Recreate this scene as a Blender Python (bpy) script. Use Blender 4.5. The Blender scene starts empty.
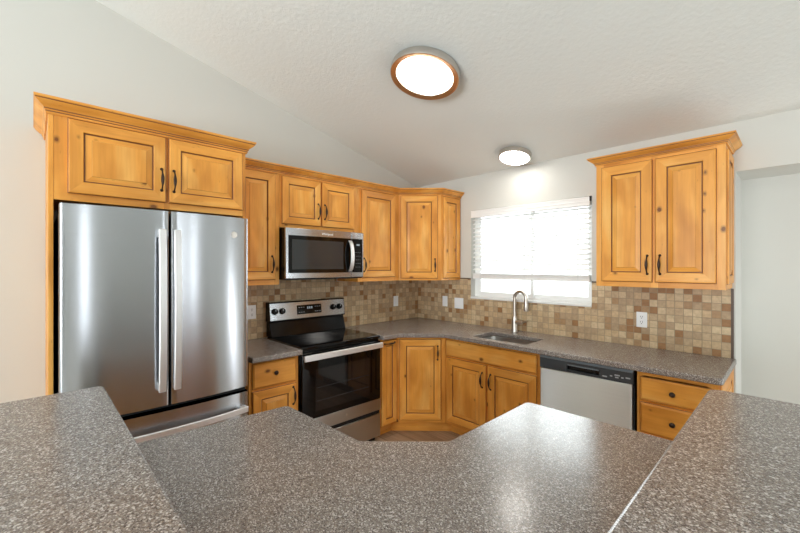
import bpy, bmesh, math, random
from mathutils import Vector, Matrix
random.seed(7)
C = bpy.context.scene.collection
SC = bpy.context.scene
PI = math.pi

# ------------------------------------------------------------------ camera
cam_d = bpy.data.cameras.new('camera')
cam_d.sensor_width = 36.0
cam_d.lens = 381.45 / 800 * 36.0
cam_d.clip_start = 0.02
cam_d.clip_end = 200
cam = bpy.data.objects.new('camera', cam_d)
cam.location = (3.1215, -3.295, 1.5144)
cam.rotation_euler = (PI / 2, 0, math.radians(46.137))
C.objects.link(cam)
SC.camera = cam

# ------------------------------------------------------------------ exposure
SC.view_settings.view_transform = 'Standard'
SC.view_settings.look = 'None'
SC.view_settings.gamma = 1.0
SC.view_settings.use_curve_mapping = False
SC.view_settings.exposure = 0.5
SC.cycles.max_bounces = 10
SC.cycles.diffuse_bounces = 6
SC.cycles.transparent_max_bounces = 12
SC.cycles.caustics_reflective = False
SC.cycles.caustics_refractive = False
SC.cycles.sample_clamp_indirect = 6.0

# ------------------------------------------------------------------ world: bright overcast daylight
world = bpy.data.worlds.new('world')
SC.world = world
world.use_nodes = True
bg = world.node_tree.nodes['Background']
bg.inputs[0].default_value = (0.93, 0.97, 1.0, 1)
bg.inputs[1].default_value = 2.4

# daylight at the kitchen window; the rest are added lamps at unseen windows
def area(name, loc, rot, sx, sy, power, color=(1, 1, 1)):
    l = bpy.data.lights.new(name, 'AREA')
    l.shape = 'RECTANGLE'
    l.size = sx
    l.size_y = sy
    l.energy = power
    l.color = color
    o = bpy.data.objects.new(name, l)
    o.location = loc
    o.rotation_euler = rot
    C.objects.link(o)
    return o
DAY = (0.92, 0.96, 1.0)
area('rear_uplight_fill', (3.2, -7.9, 1.45), (PI / 2 + 0.75, 0, 0), 3.3, 1.7, 235, DAY)  # lamp at the unseen rear window, tilted up to brighten the ceiling
area('streak_strip', (6.95, -1.175, 1.55), (PI / 2, 0, PI / 2), 0.12, 1.6, 6, DAY)  # narrow lamp added to draw a bright streak in the fridge steel
area('streak_strip_end', (6.95, -0.575, 1.55), (PI / 2, 0, PI / 2), 0.12, 1.6, 6, DAY)  # another added strip for the streaks on the right fridge door
area('hall_soffit_fill', (4.66, 0.25, 0.75), (PI / 2 + 0.5, 0, PI / 2), 0.18, 1.2, 9, DAY)  # added lamp out of view, aimed up to lighten the doorway soffit
area('streak_strip_far', (6.95, -4.5, 1.55), (PI / 2, 0, PI / 2), 0.12, 1.6, 6, DAY)  # added strip for the streak on the left fridge door
area('daylight_kitchen', (1.36, 0.2, 1.64), (-PI / 2, 0, 0), 1.15, 0.88, 12, DAY)

# ------------------------------------------------------------------ materials
def new_mat(name):
    m = bpy.data.materials.new(name)
    m.use_nodes = True
    nt = m.node_tree
    return m, nt, nt.nodes['Principled BSDF']

def lin(c):
    return tuple(((v / 255) / 12.92 if v / 255 <= 0.04045 else ((v / 255 + 0.055) / 1.055) ** 2.4) for v in c) + (1,)

def plain(name, rgb, rough=0.5, metal=0.0, **kw):
    m, nt, b = new_mat(name)
    b.inputs['Base Color'].default_value = lin(rgb)
    b.inputs['Roughness'].default_value = rough
    b.inputs['Metallic'].default_value = metal
    for k, v in kw.items():
        b.inputs[k].default_value = v
    return m

def node(nt, t, **kw):
    n = nt.nodes.new(t)
    for k, v in kw.items():
        setattr(n, k, v)
    return n

def ramp(nt, stops, interp='LINEAR'):
    r = nt.nodes.new('ShaderNodeValToRGB')
    r.color_ramp.interpolation = interp
    el = r.color_ramp.elements
    while len(el) < len(stops):
        el.new(0.5)
    for e, (p, c) in zip(el, stops):
        e.position = p
        e.color = c
    return r

def math_n(nt, op, a=None, b=None, c=None):
    n = nt.nodes.new('ShaderNodeMath')
    n.operation = op
    for i, v in enumerate((a, b, c)):
        if v is None:
            continue
        if isinstance(v, (int, float)):
            n.inputs[i].default_value = v
        else:
            nt.links.new(v, n.inputs[i])
    return n.outputs[0]

def mixc(nt, fac, a, b, mode='MIX'):
    n = nt.nodes.new('ShaderNodeMix')
    n.data_type = 'RGBA'
    n.blend_type = mode
    for sock, v in ((n.inputs[0], fac), (n.inputs[6], a), (n.inputs[7], b)):
        if isinstance(v, (int, float)):
            sock.default_value = v
        elif isinstance(v, tuple):
            sock.default_value = v
        else:
            nt.links.new(v, sock)
    return n.outputs[2]

def wood(name, axis):
    """knotty alder with a honey finish; grain runs along the object's own axis"""
    m, nt, b = new_mat(name)
    L = nt.links.new
    tc = node(nt, 'ShaderNodeTexCoord')
    oi = node(nt, 'ShaderNodeObjectInfo')
    off = node(nt, 'ShaderNodeVectorMath', operation='SCALE')
    cmb = node(nt, 'ShaderNodeCombineXYZ')
    for i in range(3):
        L(oi.outputs['Random'], cmb.inputs[i])
    L(cmb.outputs[0], off.inputs[0])
    off.inputs['Scale'].default_value = 37.0
    add = node(nt, 'ShaderNodeVectorMath', operation='ADD')
    L(tc.outputs['Object'], add.inputs[0])
    L(off.outputs[0], add.inputs[1])
    def mapped(long, across):
        mp = node(nt, 'ShaderNodeMapping')
        s = [across] * 3
        s[axis] = long
        mp.inputs['Scale'].default_value = s
        L(add.outputs[0], mp.inputs[0])
        return mp.outputs[0]
    n1 = node(nt, 'ShaderNodeTexNoise')
    n1.inputs['Scale'].default_value = 1.0
    n1.inputs['Detail'].default_value = 5
    n1.inputs['Distortion'].default_value = 0.8
    L(mapped(1.3, 7), n1.inputs['Vector'])
    n2 = node(nt, 'ShaderNodeTexNoise')
    n2.inputs['Scale'].default_value = 1.0
    n2.inputs['Detail'].default_value = 4
    L(mapped(5, 95), n2.inputs['Vector'])
    r1 = ramp(nt, [(0.25, lin((206, 140, 62))), (0.5, lin((226, 158, 71))), (0.8, lin((237, 186, 108)))])
    L(n1.outputs['Fac'], r1.inputs[0])
    r2 = ramp(nt, [(0.3, (0.90, 0.87, 0.82, 1)), (0.6, (1, 1, 1, 1))])
    L(n2.outputs['Fac'], r2.inputs[0])
    c = mixc(nt, 0.8, r1.outputs[0], r2.outputs[0], 'MULTIPLY')
    # soft blotches of stain
    n3 = node(nt, 'ShaderNodeTexNoise')
    n3.inputs['Scale'].default_value = 1.0
    L(mapped(3, 7), n3.inputs['Vector'])
    r3 = ramp(nt, [(0.30, (0.82, 0.73, 0.61, 1)), (0.58, (1.05, 1.04, 1.02, 1))])
    L(n3.outputs['Fac'], r3.inputs[0])
    c = mixc(nt, 1.0, c, r3.outputs[0], 'MULTIPLY')
    # knots
    v = node(nt, 'ShaderNodeTexVoronoi', voronoi_dimensions='2D')
    v.inputs['Scale'].default_value = 1.0
    ks = node(nt, 'ShaderNodeSeparateXYZ')
    L(mapped(5.5, 8.0), ks.inputs[0])
    kc = node(nt, 'ShaderNodeCombineXYZ')
    L(ks.outputs[0], kc.inputs[0])
    L(ks.outputs[2], kc.inputs[1])
    L(kc.outputs[0], v.inputs['Vector'])
    n4 = node(nt, 'ShaderNodeTexNoise')
    n4.inputs['Scale'].default_value = 60
    L(add.outputs[0], n4.inputs['Vector'])
    d = math_n(nt, 'ADD', v.outputs['Distance'], math_n(nt, 'MULTIPLY', n4.outputs['Fac'], 0.05))
    sep = node(nt, 'ShaderNodeSeparateColor')
    L(v.outputs['Color'], sep.inputs[0])
    sz = math_n(nt, 'MULTIPLY_ADD', sep.outputs[0], 0.34, -0.24)
    k = math_n(nt, 'SUBTRACT', d, sz)
    rk = ramp(nt, [(0.0, (1, 1, 1, 1)), (0.02, (0.55, 0.55, 0.55, 1)), (0.09, (0, 0, 0, 1))])
    L(k, rk.inputs[0])
    c = mixc(nt, math_n(nt, 'MULTIPLY', rk.outputs[0], 0.85), c, lin((92, 44, 18)))
    # small dark flecks of the grain
    v2 = node(nt, 'ShaderNodeTexVoronoi')
    v2.inputs['Scale'].default_value = 1.0
    L(mapped(9, 40), v2.inputs['Vector'])
    rf = ramp(nt, [(0.0, (1, 1, 1, 1)), (0.10, (0, 0, 0, 1))])
    L(v2.outputs['Distance'], rf.inputs[0])
    c = mixc(nt, math_n(nt, 'MULTIPLY', rf.outputs[0], 0.5), c, lin((140, 78, 32)))
    L(c, b.inputs['Base Color'])
    b.inputs['Roughness'].default_value = 0.36
    b.inputs['Specular IOR Level'].default_value = 0.32
    return m

def countertop(name):
    m, nt, b = new_mat(name)
    L = nt.links.new
    tc = node(nt, 'ShaderNodeTexCoord')
    def vor(scale):
        v = node(nt, 'ShaderNodeTexVoronoi')
        v.inputs['Scale'].default_value = scale
        v.inputs['Randomness'].default_value = 1.0
        L(tc.outputs['Object'], v.inputs['Vector'])
        s = node(nt, 'ShaderNodeSeparateColor')
        L(v.outputs['Color'], s.inputs[0])
        return s.outputs[0]
    r1 = ramp(nt, [(0.0, lin((62, 53, 49))), (0.15, lin((108, 99, 94))), (0.36, lin((134, 119, 107))), (0.50, lin((129, 121, 117))),
                   (0.72, lin((155, 146, 140))), (0.87, lin((214, 208, 204)))], 'CONSTANT')
    L(vor(290), r1.inputs[0])
    r2 = ramp(nt, [(0.0, lin((60, 51, 46))), (0.16, lin((116, 106, 99))), (0.5, lin((139, 129, 123))),
                   (0.85, lin((208, 202, 197)))], 'CONSTANT')
    L(vor(560), r2.inputs[0])
    c = mixc(nt, 0.42, r1.outputs[0], r2.outputs[0])
    L(c, b.inputs['Base Color'])
    b.inputs['Roughness'].default_value = 0.22
    b.inputs['Specular IOR Level'].default_value = 0.5
    return m

def tile(name):
    """two-inch tumbled stone mosaic; object x runs along the wall, z up"""
    m, nt, b = new_mat(name)
    L = nt.links.new
    tc = node(nt, 'ShaderNodeTexCoord')
    sep = node(nt, 'ShaderNodeSeparateXYZ')
    L(tc.outputs['Object'], sep.inputs[0])
    p = 0.0512
    u = math_n(nt, 'DIVIDE', sep.outputs[0], p)
    w = math_n(nt, 'DIVIDE', math_n(nt, 'ADD', sep.outputs[2], 0.003), p)
    cu, cw = math_n(nt, 'FLOOR', u), math_n(nt, 'FLOOR', w)
    cell = node(nt, 'ShaderNodeCombineXYZ')
    L(cu, cell.inputs[0])
    L(cw, cell.inputs[1])
    wn = node(nt, 'ShaderNodeTexWhiteNoise', noise_dimensions='2D')
    L(cell.outputs[0], wn.inputs['Vector'])
    r = ramp(nt, [(0.0, lin((156, 114, 72))), (0.10, lin((172, 138, 100))), (0.2, lin((180, 154, 122))),
                  (0.42, lin((202, 174, 136))), (0.62, lin((192, 166, 132))), (0.82, lin((210, 187, 151)))], 'CONSTANT')
    L(wn.outputs['Value'], r.inputs[0])
    n = node(nt, 'ShaderNodeTexNoise')
    n.inputs['Scale'].default_value = 55
    n.inputs['Detail'].default_value = 5
    L(tc.outputs['Object'], n.inputs['Vector'])
    rn = ramp(nt, [(0.3, (0.80, 0.78, 0.75, 1)), (0.65, (1.06, 1.06, 1.06, 1))])
    L(n.outputs['Fac'], rn.inputs[0])
    c = mixc(nt, 0.8, r.outputs[0], rn.outputs[0], 'MULTIPLY')
    def edge(x):
        f = math_n(nt, 'FRACT', x)
        return math_n(nt, 'MINIMUM', f, math_n(nt, 'SUBTRACT', 1.0, f))
    e = math_n(nt, 'MINIMUM', edge(u), edge(w))
    er = ramp(nt, [(0.022, (1, 1, 1, 1)), (0.05, (0, 0, 0, 1))])
    L(e, er.inputs[0])
    c = mixc(nt, er.outputs[0], c, lin((158, 140, 114)))
    L(c, b.inputs['Base Color'])
    b.inputs['Roughness'].default_value = 0.55
    bp = node(nt, 'ShaderNodeBump')
    bp.inputs['Strength'].default_value = 0.5
    bp.inputs['Distance'].default_value = 0.003
    hh = math_n(nt, 'SUBTRACT', math_n(nt, 'MULTIPLY', n.outputs['Fac'], 0.3), er.outputs[0])
    L(hh, bp.inputs['Height'])
    L(bp.outputs[0], b.inputs['Normal'])
    return m

def paint(name, rgb, scale, strength, rough=0.75):
    m, nt, b = new_mat(name)
    L = nt.links.new
    b.inputs['Base Color'].default_value = lin(rgb)
    b.inputs['Roughness'].default_value = rough
    b.inputs['Specular IOR Level'].default_value = 0.25
    tc = node(nt, 'ShaderNodeTexCoord')
    n = node(nt, 'ShaderNodeTexNoise')
    n.inputs['Scale'].default_value = scale
    n.inputs['Detail'].default_value = 4
    n.inputs['Roughness'].default_value = 0.6
    L(tc.outputs['Object'], n.inputs['Vector'])
    bp = node(nt, 'ShaderNodeBump')
    bp.inputs['Strength'].default_value = strength
    bp.inputs['Distance'].default_value = 0.004
    L(n.outputs['Fac'], bp.inputs['Height'])
    L(bp.outputs[0], b.inputs['Normal'])
    return m

def planks(name):
    m, nt, b = new_mat(name)
    L = nt.links.new
    tc = node(nt, 'ShaderNodeTexCoord')
    mp = node(nt, 'ShaderNodeMapping')
    mp.inputs['Rotation'].default_value = (0, 0, 0)
    L(tc.outputs['Object'], mp.inputs[0])
    br = node(nt, 'ShaderNodeTexBrick')
    br.inputs['Scale'].default_value = 1.0
    br.inputs['Brick Width'].default_value = 1.2
    br.inputs['Row Height'].default_value = 0.18
    br.inputs['Mortar Size'].default_value = 0.0015
    br.inputs['Color1'].default_value = lin((190, 162, 134))
    br.inputs['Color2'].default_value = lin((160, 134, 108))
    br.inputs['Mortar'].default_value = lin((70, 55, 44))
    L(mp.outputs[0], br.inputs['Vector'])
    mp2 = node(nt, 'ShaderNodeMapping')
    mp2.inputs['Scale'].default_value = (2.0, 34, 10)
    L(tc.outputs['Object'], mp2.inputs[0])
    n = node(nt, 'ShaderNodeTexNoise')
    n.inputs['Scale'].default_value = 1.0
    n.inputs['Detail'].default_value = 6
    n.inputs['Distortion'].default_value = 0.6
    L(mp2.outputs[0], n.inputs['Vector'])
    r = ramp(nt, [(0.3, (0.62, 0.58, 0.54, 1)), (0.65, (1.1, 1.1, 1.1, 1))])
    L(n.outputs['Fac'], r.inputs[0])
    L(mixc(nt, 0.9, br.outputs['Color'], r.outputs[0], 'MULTIPLY'), b.inputs['Base Color'])
    b.inputs['Roughness'].default_value = 0.42
    return m

def steel(name, rgb, rough=0.28, aniso=0.85, bump=0.0):
    """brushed stainless: horizontal brushing, so highlights smear up and down"""
    m, nt, b = new_mat(name)
    L = nt.links.new
    b.inputs['Base Color'].default_value = lin(rgb)
    b.inputs['Metallic'].default_value = 1.0
    b.inputs['Roughness'].default_value = rough
    b.inputs['Anisotropic'].default_value = aniso
    t = node(nt, 'ShaderNodeCombineXYZ')
    t.inputs[2].default_value = 1.0
    L(t.outputs[0], b.inputs['Tangent'])
    tc = node(nt, 'ShaderNodeTexCoord')
    mp = node(nt, 'ShaderNodeMapping')
    mp.inputs['Scale'].default_value = (3, 3, 900)
    L(tc.outputs['Object'], mp.inputs[0])
    n = node(nt, 'ShaderNodeTexNoise')
    n.inputs['Scale'].default_value = 1.0
    n.inputs['Detail'].default_value = 2
    L(mp.outputs[0], n.inputs['Vector'])
    r = ramp(nt, [(0.3, (0.93, 0.93, 0.93, 1)), (0.7, (1, 1, 1, 1))])
    L(n.outputs['Fac'], r.inputs[0])
    L(mixc(nt, 1.0, lin(rgb), r.outputs[0], 'MULTIPLY'), b.inputs['Base Color'])
    return m

def emissive(name, rgb, strength):
    m, nt, b = new_mat(name)
    b.inputs['Base Color'].default_value = (0.9, 0.9, 0.9, 1) if strength > 1 else (0.1, 0.1, 0.1, 1)
    b.inputs['Emission Color'].default_value = lin(rgb)
    b.inputs['Emission Strength'].default_value = strength
    return m

def pane_glass(name):
    m, nt, b = new_mat(name)
    L = nt.links.new
    out = nt.nodes['Material Output']
    tr = node(nt, 'ShaderNodeBsdfTransparent')
    tr.inputs[0].default_value = (0.97, 0.99, 0.98, 1)
    gl = node(nt, 'ShaderNodeBsdfGlossy')
    gl.inputs['Roughness'].default_value = 0.02
    fr = node(nt, 'ShaderNodeFresnel')
    fr.inputs['IOR'].default_value = 1.45
    mx = node(nt, 'ShaderNodeMixShader')
    L(fr.outputs[0], mx.inputs[0])
    L(tr.outputs[0], mx.inputs[1])
    L(gl.outputs[0], mx.inputs[2])
    L(mx.outputs[0], out.inputs[0])
    return m

M = {}
M['wood_v'] = wood('alder_vertical_grain', 2)
M['wood_h'] = wood('alder_horizontal_grain', 0)
M['glaze'] = plain('dark_brown_glaze', (118, 68, 28), 0.45)
M['counter'] = countertop('speckled_solid_surface')
M['tile'] = tile('tumbled_stone_mosaic')
M['tile_trim'] = plain('dark_stone_trim', (88, 70, 56), 0.5)
M['wall'] = paint('greige_wall_paint', (206, 205, 199), 260, 0.10)
M['ceiling'] = paint('textured_ceiling_paint', (231, 234, 231), 42, 0.6, 0.85)
M['carpet'] = paint('pale_bounce_carpet', (205, 203, 198), 700, 0.6, 0.95)  # unseen floor finish, added to bounce neutral light up to the ceiling
M['floor'] = planks('wood_plank_floor')
M['white'] = plain('white_vinyl', (238, 238, 236), 0.4)
M['trim_white'] = plain('white_trim_paint', (235, 235, 233), 0.45)
M['slat'] = plain('white_blind_slat', (240, 240, 238), 0.5)
M['cord'] = plain('white_cord', (225, 228, 228), 0.7)
M['plate'] = plain('white_plastic', (240, 241, 242), 0.3)
M['slot'] = plain('slot_dark', (60, 60, 62), 0.6)
M['bronze'] = plain('oil_rubbed_bronze', (62, 50, 44), 0.38, 0.85)
M['steel'] = steel('brushed_stainless', (186, 189, 194), 0.24, 0.88)
M['steel_low'] = steel('range_stainless', (192, 190, 187), 0.30, 0.75)
M['steel_dw'] = steel('dishwasher_stainless', (226, 227, 224), 0.45, 0.97)
M['steel_bright'] = plain('satin_stainless', (228, 228, 229), 0.42, 0.85)
M['steel_dark'] = steel('fridge_side_grey', (70, 72, 75), 0.4, 0.2)
M['nickel'] = plain('brushed_nickel', (206, 200, 192), 0.32, 1.0)
M['ring_face'] = plain('nickel_face_warm_reflection', (206, 158, 112), 0.4, 0.9)  # warm reflection on the nickel ring, put into its base colour
M['sink_steel'] = plain('sink_steel', (175, 172, 168), 0.3, 1.0)
M['black'] = plain('black_enamel', (10, 10, 12), 0.16, **{'Specular IOR Level': 0.25})
M['black_glass'] = plain('black_glass', (7, 7, 8), 0.04, **{'Specular IOR Level': 0.35})
M['window_glass'] = plain('oven_window_glass', (30, 26, 25), 0.05)
M['mw_glass'] = plain('microwave_window_glass', (52, 54, 56), 0.07)
M['dark_plastic'] = plain('dark_grey_plastic', (50, 54, 58), 0.35)
M['lip_plastic'] = plain('blue_grey_plastic', (104, 114, 122), 0.35)
M['gap'] = plain('shadow_gap_gasket', (14, 13, 13), 0.8)
M['ring'] = plain('burner_ring_grey', (58, 58, 60), 0.15)
M['mark'] = plain('light_grey_print', (170, 174, 178), 0.5)
M['digit'] = emissive('display_digits', (190, 205, 210), 0.3)
M['lamp'] = emissive('warm_lamp_diffuser', (255, 246, 232), 9.0)
M['lamp_dome'] = emissive('lamp_dome_glass', (255, 251, 244), 18.0)
M['glass'] = pane_glass('window_pane')

# ------------------------------------------------------------------ mesh helpers
class MB:
    def __init__(self):
        self.v = []
        self.f = []
        self.m = []
    def add(self, verts, faces, mat=0):
        o = len(self.v)
        self.v += [tuple(p) for p in verts]
        for i, f in enumerate(faces):
            self.f.append([o + k for k in f])
            self.m.append(mat[i] if isinstance(mat, (list, tuple)) else mat)
        return self
    def box(self, x0, x1, y0, y1, z0, z1, mat=0):
        v = [(x, y, z) for z in (z0, z1) for y in (y0, y1) for x in (x0, x1)]
        f = [(0, 2, 3, 1), (4, 5, 7, 6), (0, 1, 5, 4), (2, 6, 7, 3), (0, 4, 6, 2), (1, 3, 7, 5)]
        return self.add(v, f, mat)
    def prism(self, pts, z0, z1, mat=0):
        n = len(pts)
        v = [(x, y, z0) for x, y in pts] + [(x, y, z1) for x, y in pts]
        f = [tuple(range(n - 1, -1, -1)), tuple(range(n, 2 * n))]
        f += [(i, (i + 1) % n, n + (i + 1) % n, n + i) for i in range(n)]
        return self.add(v, f, mat)
    def lathe(self, prof, seg=32, mat=0, axis='z', org=(0, 0, 0)):
        """prof: [(r, h)]; closes on the axis when r == 0"""
        v, f = [], []
        for r, h in prof:
            for k in range(seg):
                a = 2 * PI * k / seg
                p = (r * math.cos(a), r * math.sin(a), h)
                if axis == 'y':
                    p = (p[0], -p[2], p[1])
                elif axis == 'x':
                    p = (p[2], p[0], p[1])
                v.append((p[0] + org[0], p[1] + org[1], p[2] + org[2]))
        for i in range(len(prof) - 1):
            for k in range(seg):
                k2 = (k + 1) % seg
                f.append((i * seg + k, i * seg + k2, (i + 1) * seg + k2, (i + 1) * seg + k))
        return self.add(v, f, mat)
    def tube(self, pts, rad, seg=12, mat=0, cap=True, flat=None):
        """swept tube; rad a number or list; flat=(a,b, up) gives a rectangular bar"""
        pts = [Vector(p) for p in pts]
        n = len(pts)
        rads = rad if isinstance(rad, (list, tuple)) else [rad] * n
        v, f = [], []
        prev = None
        for i, p in enumerate(pts):
            t = (pts[min(i + 1, n - 1)] - pts[max(i - 1, 0)]).normalized()
            if prev is None:
                a = Vector((0, 0, 1)) if abs(t.z) < 0.9 else Vector((1, 0, 0))
                nrm = (a - t * a.dot(t)).normalized()
            else:
                nrm = (prev - t * prev.dot(t)).normalized()
            prev = nrm
            bn = t.cross(nrm)
            for k in range(seg):
                a = 2 * PI * k / seg
                v.append(p + (nrm * math.cos(a) + bn * math.sin(a)) * rads[i])
        for i in range(n - 1):
            for k in range(seg):
                k2 = (k + 1) % seg
                f.append((i * seg + k, i * seg + k2, (i + 1) * seg + k2, (i + 1) * seg + k))
        if cap:
            f.append(tuple(range(seg - 1, -1, -1)))
            f.append(tuple((n - 1) * seg + k for k in range(seg)))
        return self.add(v, f, mat)
    def bar(self, pts, width_dir, w, t_dir, t, mat=0):
        """rectangular bar along pts: width w along width_dir, thickness t along t_dir"""
        wd, td = Vector(width_dir) * w / 2, Vector(t_dir) * t / 2
        v, f = [], []
        for p in pts:
            p = Vector(p)
            v += [p - wd - td, p + wd - td, p + wd + td, p - wd + td]
        n = len(pts)
        for i in range(n - 1):
            for k in range(4):
                k2 = (k + 1) % 4
                f.append((i * 4 + k, i * 4 + k2, (i + 1) * 4 + k2, (i + 1) * 4 + k))
        f.append((3, 2, 1, 0))
        f.append(tuple((n - 1) * 4 + k for k in range(4)))
        return self.add(v, f, mat)
    def rings(self, w, h, prof, cap_mat, x0=0.0, z0=0.0):
        """rectangular picture-frame profile on the xz plane facing -y.
        prof: [(inset, y, mat_horizontal, mat_vertical)]"""
        v, f, mm = [], [], []
        for ins, y, *_ in prof:
            v += [(x0 + ins, y, z0 + ins), (x0 + w - ins, y, z0 + ins), (x0 + w - ins, y, z0 + h - ins), (x0 + ins, y, z0 + h - ins)]
        for i in range(len(prof) - 1):
            for k in range(4):
                k2 = (k + 1) % 4
                f.append((i * 4 + k, i * 4 + k2, (i + 1) * 4 + k2, (i + 1) * 4 + k))
                mm.append(prof[i + 1][2] if k in (0, 2) else prof[i + 1][3])
        e = (len(prof) - 1) * 4
        f.append((e, e + 1, e + 2, e + 3))
        mm.append(cap_mat)
        f.append((3, 2, 1, 0))
        mm.append(cap_mat)
        return self.add(v, f, mm)

def obj(name, mb, mats, parent=None, loc=(0, 0, 0), rot=(0, 0, 0), bevel=0.0, seg=2, smooth=35, label=None):
    me = bpy.data.meshes.new(name)
    me.from_pydata(mb.v, [], mb.f)
    if not isinstance(mats, (list, tuple)):
        mats = [mats]
    for m in mats:
        me.materials.append(m)
    for p, i in zip(me.polygons, mb.m):
        p.material_index = i
    bm = bmesh.new()
    bm.from_mesh(me)
    bmesh.ops.recalc_face_normals(bm, faces=bm.faces)
    bm.to_mesh(me)
    bm.free()
    if smooth:
        me.shade_smooth()
        me.set_sharp_from_angle(angle=math.radians(smooth))
    o = bpy.data.objects.new(name, me)
    C.objects.link(o)
    o.location = loc
    o.rotation_euler = rot
    if parent is not None:
        o.parent = parent
    if bevel:
        b = o.modifiers.new('bevel', 'BEVEL')
        b.width = bevel
        b.segments = seg
        b.limit_method = 'ANGLE'
        b.angle_limit = math.radians(40)
        b.harden_normals = False
    if label:
        o['label'] = label
    return o

def tag(o, label, cat, group=None):
    o['label'] = label
    o['category'] = cat
    if group:
        o['group'] = group
    return o

def thing(name, label, cat, loc=(0, 0, 0), rz=0.0, group=None):
    o = bpy.data.objects.new(name, None)
    o.empty_display_size = 0.1
    C.objects.link(o)
    o.location = loc
    o.rotation_euler = (0, 0, rz)
    return tag(o, label, cat, group)

def struct(name, mb, mat, **kw):
    o = obj(name, mb, mat, smooth=0, **kw)
    o['kind'] = 'structure'
    return o

def round_poly(pts, radii, n=6):
    """polygon with rounded corners; radii per corner (0 keeps it sharp)"""
    out = []
    m = len(pts)
    for i, p in enumerate(pts):
        r = radii[i] if isinstance(radii, (list, tuple)) else radii
        p = Vector(p)
        if r <= 0:
            out.append(tuple(p))
            continue
        a, b = (Vector(pts[i - 1]) - p).normalized(), (Vector(pts[(i + 1) % m]) - p).normalized()
        ang = a.angle(b)
        d = r / math.tan(ang / 2)
        s, e = p + a * d, p + b * d
        c = p + (a + b).normalized() * (r / math.sin(ang / 2))
        a0 = math.atan2(s.y - c.y, s.x - c.x)
        a1 = math.atan2(e.y - c.y, e.x - c.x)
        da = (a1 - a0 + PI) % (2 * PI) - PI
        for k in range(n + 1):
            t = a0 + da * k / n
            out.append((c.x + r * math.cos(t), c.y + r * math.sin(t)))
    return out

def sweep_profile(mb, path, prof, mats, side=1):
    """mitred moulding: path of (x,y); profile of (out, z), out measured to the right of travel (side=1)"""
    n = len(path)
    P = [Vector(p) for p in path]
    offs = []
    for i in range(n):
        d0 = (P[i] - P[i - 1]).normalized() if i > 0 else None
        d1 = (P[i + 1] - P[i]).normalized() if i < n - 1 else None
        n0 = Vector((d0.y, -d0.x)) * side if d0 else None
        n1 = Vector((d1.y, -d1.x)) * side if d1 else None
        if n0 and n1:
            b = (n0 + n1).normalized()
            offs.append(b / b.dot(n0))
        else:
            offs.append(n0 or n1)
    v, f, mm = [], [], []
    k = len(prof)
    for p, o in zip(P, offs):
        for u, z in prof:
            v.append((p.x + o.x * u, p.y + o.y * u, z))
    for i in range(n - 1):
        for j in range(k):
            j2 = (j + 1) % k
            f.append((i * k + j, i * k + j2, (i + 1) * k + j2, (i + 1) * k + j))
            mm.append(mats[j])
    f.append(tuple(range(k - 1, -1, -1)))
    f.append(tuple((n - 1) * k + j for j in range(k)))
    mm += [0, 0]
    mb.add(v, f, mm)
    return mb

def text_mesh(s, size, depth=0.0006):
    cu = bpy.data.curves.new('lettering', 'FONT')
    cu.body = s
    cu.size = size
    cu.extrude = depth
    cu.align_x = 'CENTER'
    cu.align_y = 'CENTER'
    o = bpy.data.objects.new('lettering', cu)
    C.objects.link(o)
    dg = bpy.context.evaluated_depsgraph_get()
    me = bpy.data.meshes.new_from_object(o.evaluated_get(dg))
    bpy.data.objects.remove(o)
    bpy.data.curves.remove(cu)
    return me

# ------------------------------------------------------------------ room shell
SL = 0.2558                      # slope of the vaulted ceiling
EAVE, RIDGE_Y, BACK, RIGHT = 2.455, -5.0, -8.0, 7.0
RZ = EAVE + SL * -RIDGE_Y
BZ = RZ - SL * (RIDGE_Y - BACK)

struct('floor', MB().box(-0.15, 3.2, -4.2, 0.6, -0.08, 0.0), M['floor'])
mb = MB()
mb.box(-0.15, RIGHT + 0.15, BACK - 0.15, -4.2, -0.08, 0.0)
mb.box(3.2, RIGHT + 0.15, -4.2, 0.6, -0.08, 0.0)
struct('floor_living', mb, M['carpet'])

mb = MB()
def ceil_slab(y0, z0, y1, z1):
    x0, x1, t = -0.15, RIGHT + 0.15, 0.12
    mb.add([(x0, y0, z0), (x1, y0, z0), (x1, y1, z1), (x0, y1, z1), (x0, y0, z0 + t), (x1, y0, z0 + t), (x1, y1, z1 + t), (x0, y1, z1 + t)],
           [(0, 1, 2, 3), (7, 6, 5, 4), (0, 4, 5, 1), (3, 2, 6, 7), (0, 3, 7, 4), (1, 5, 6, 2)])
ceil_slab(0.5, EAVE - SL * 0.5, RIDGE_Y, RZ)
ceil_slab(RIDGE_Y, RZ, BACK - 0.15, BZ - SL * 0.15)
struct('ceiling', mb, M['ceiling'])

def gable_wall(x0, x1):
    m = MB()
    pr = [(0.0, 0.0), (0.0, EAVE), (RIDGE_Y, RZ), (BACK, BZ), (BACK, 0.0)]
    n = len(pr)
    m.add([(x0, y, z) for y, z in pr] + [(x1, y, z) for y, z in pr],
          [tuple(range(n)), tuple(range(2 * n - 1, n - 1, -1))] + [(i, n + i, n + (i + 1) % n, (i + 1) % n) for i in range(n)])
    return m
struct('wall_left', gable_wall(-0.14, 0.0), M['wall'])

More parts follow.
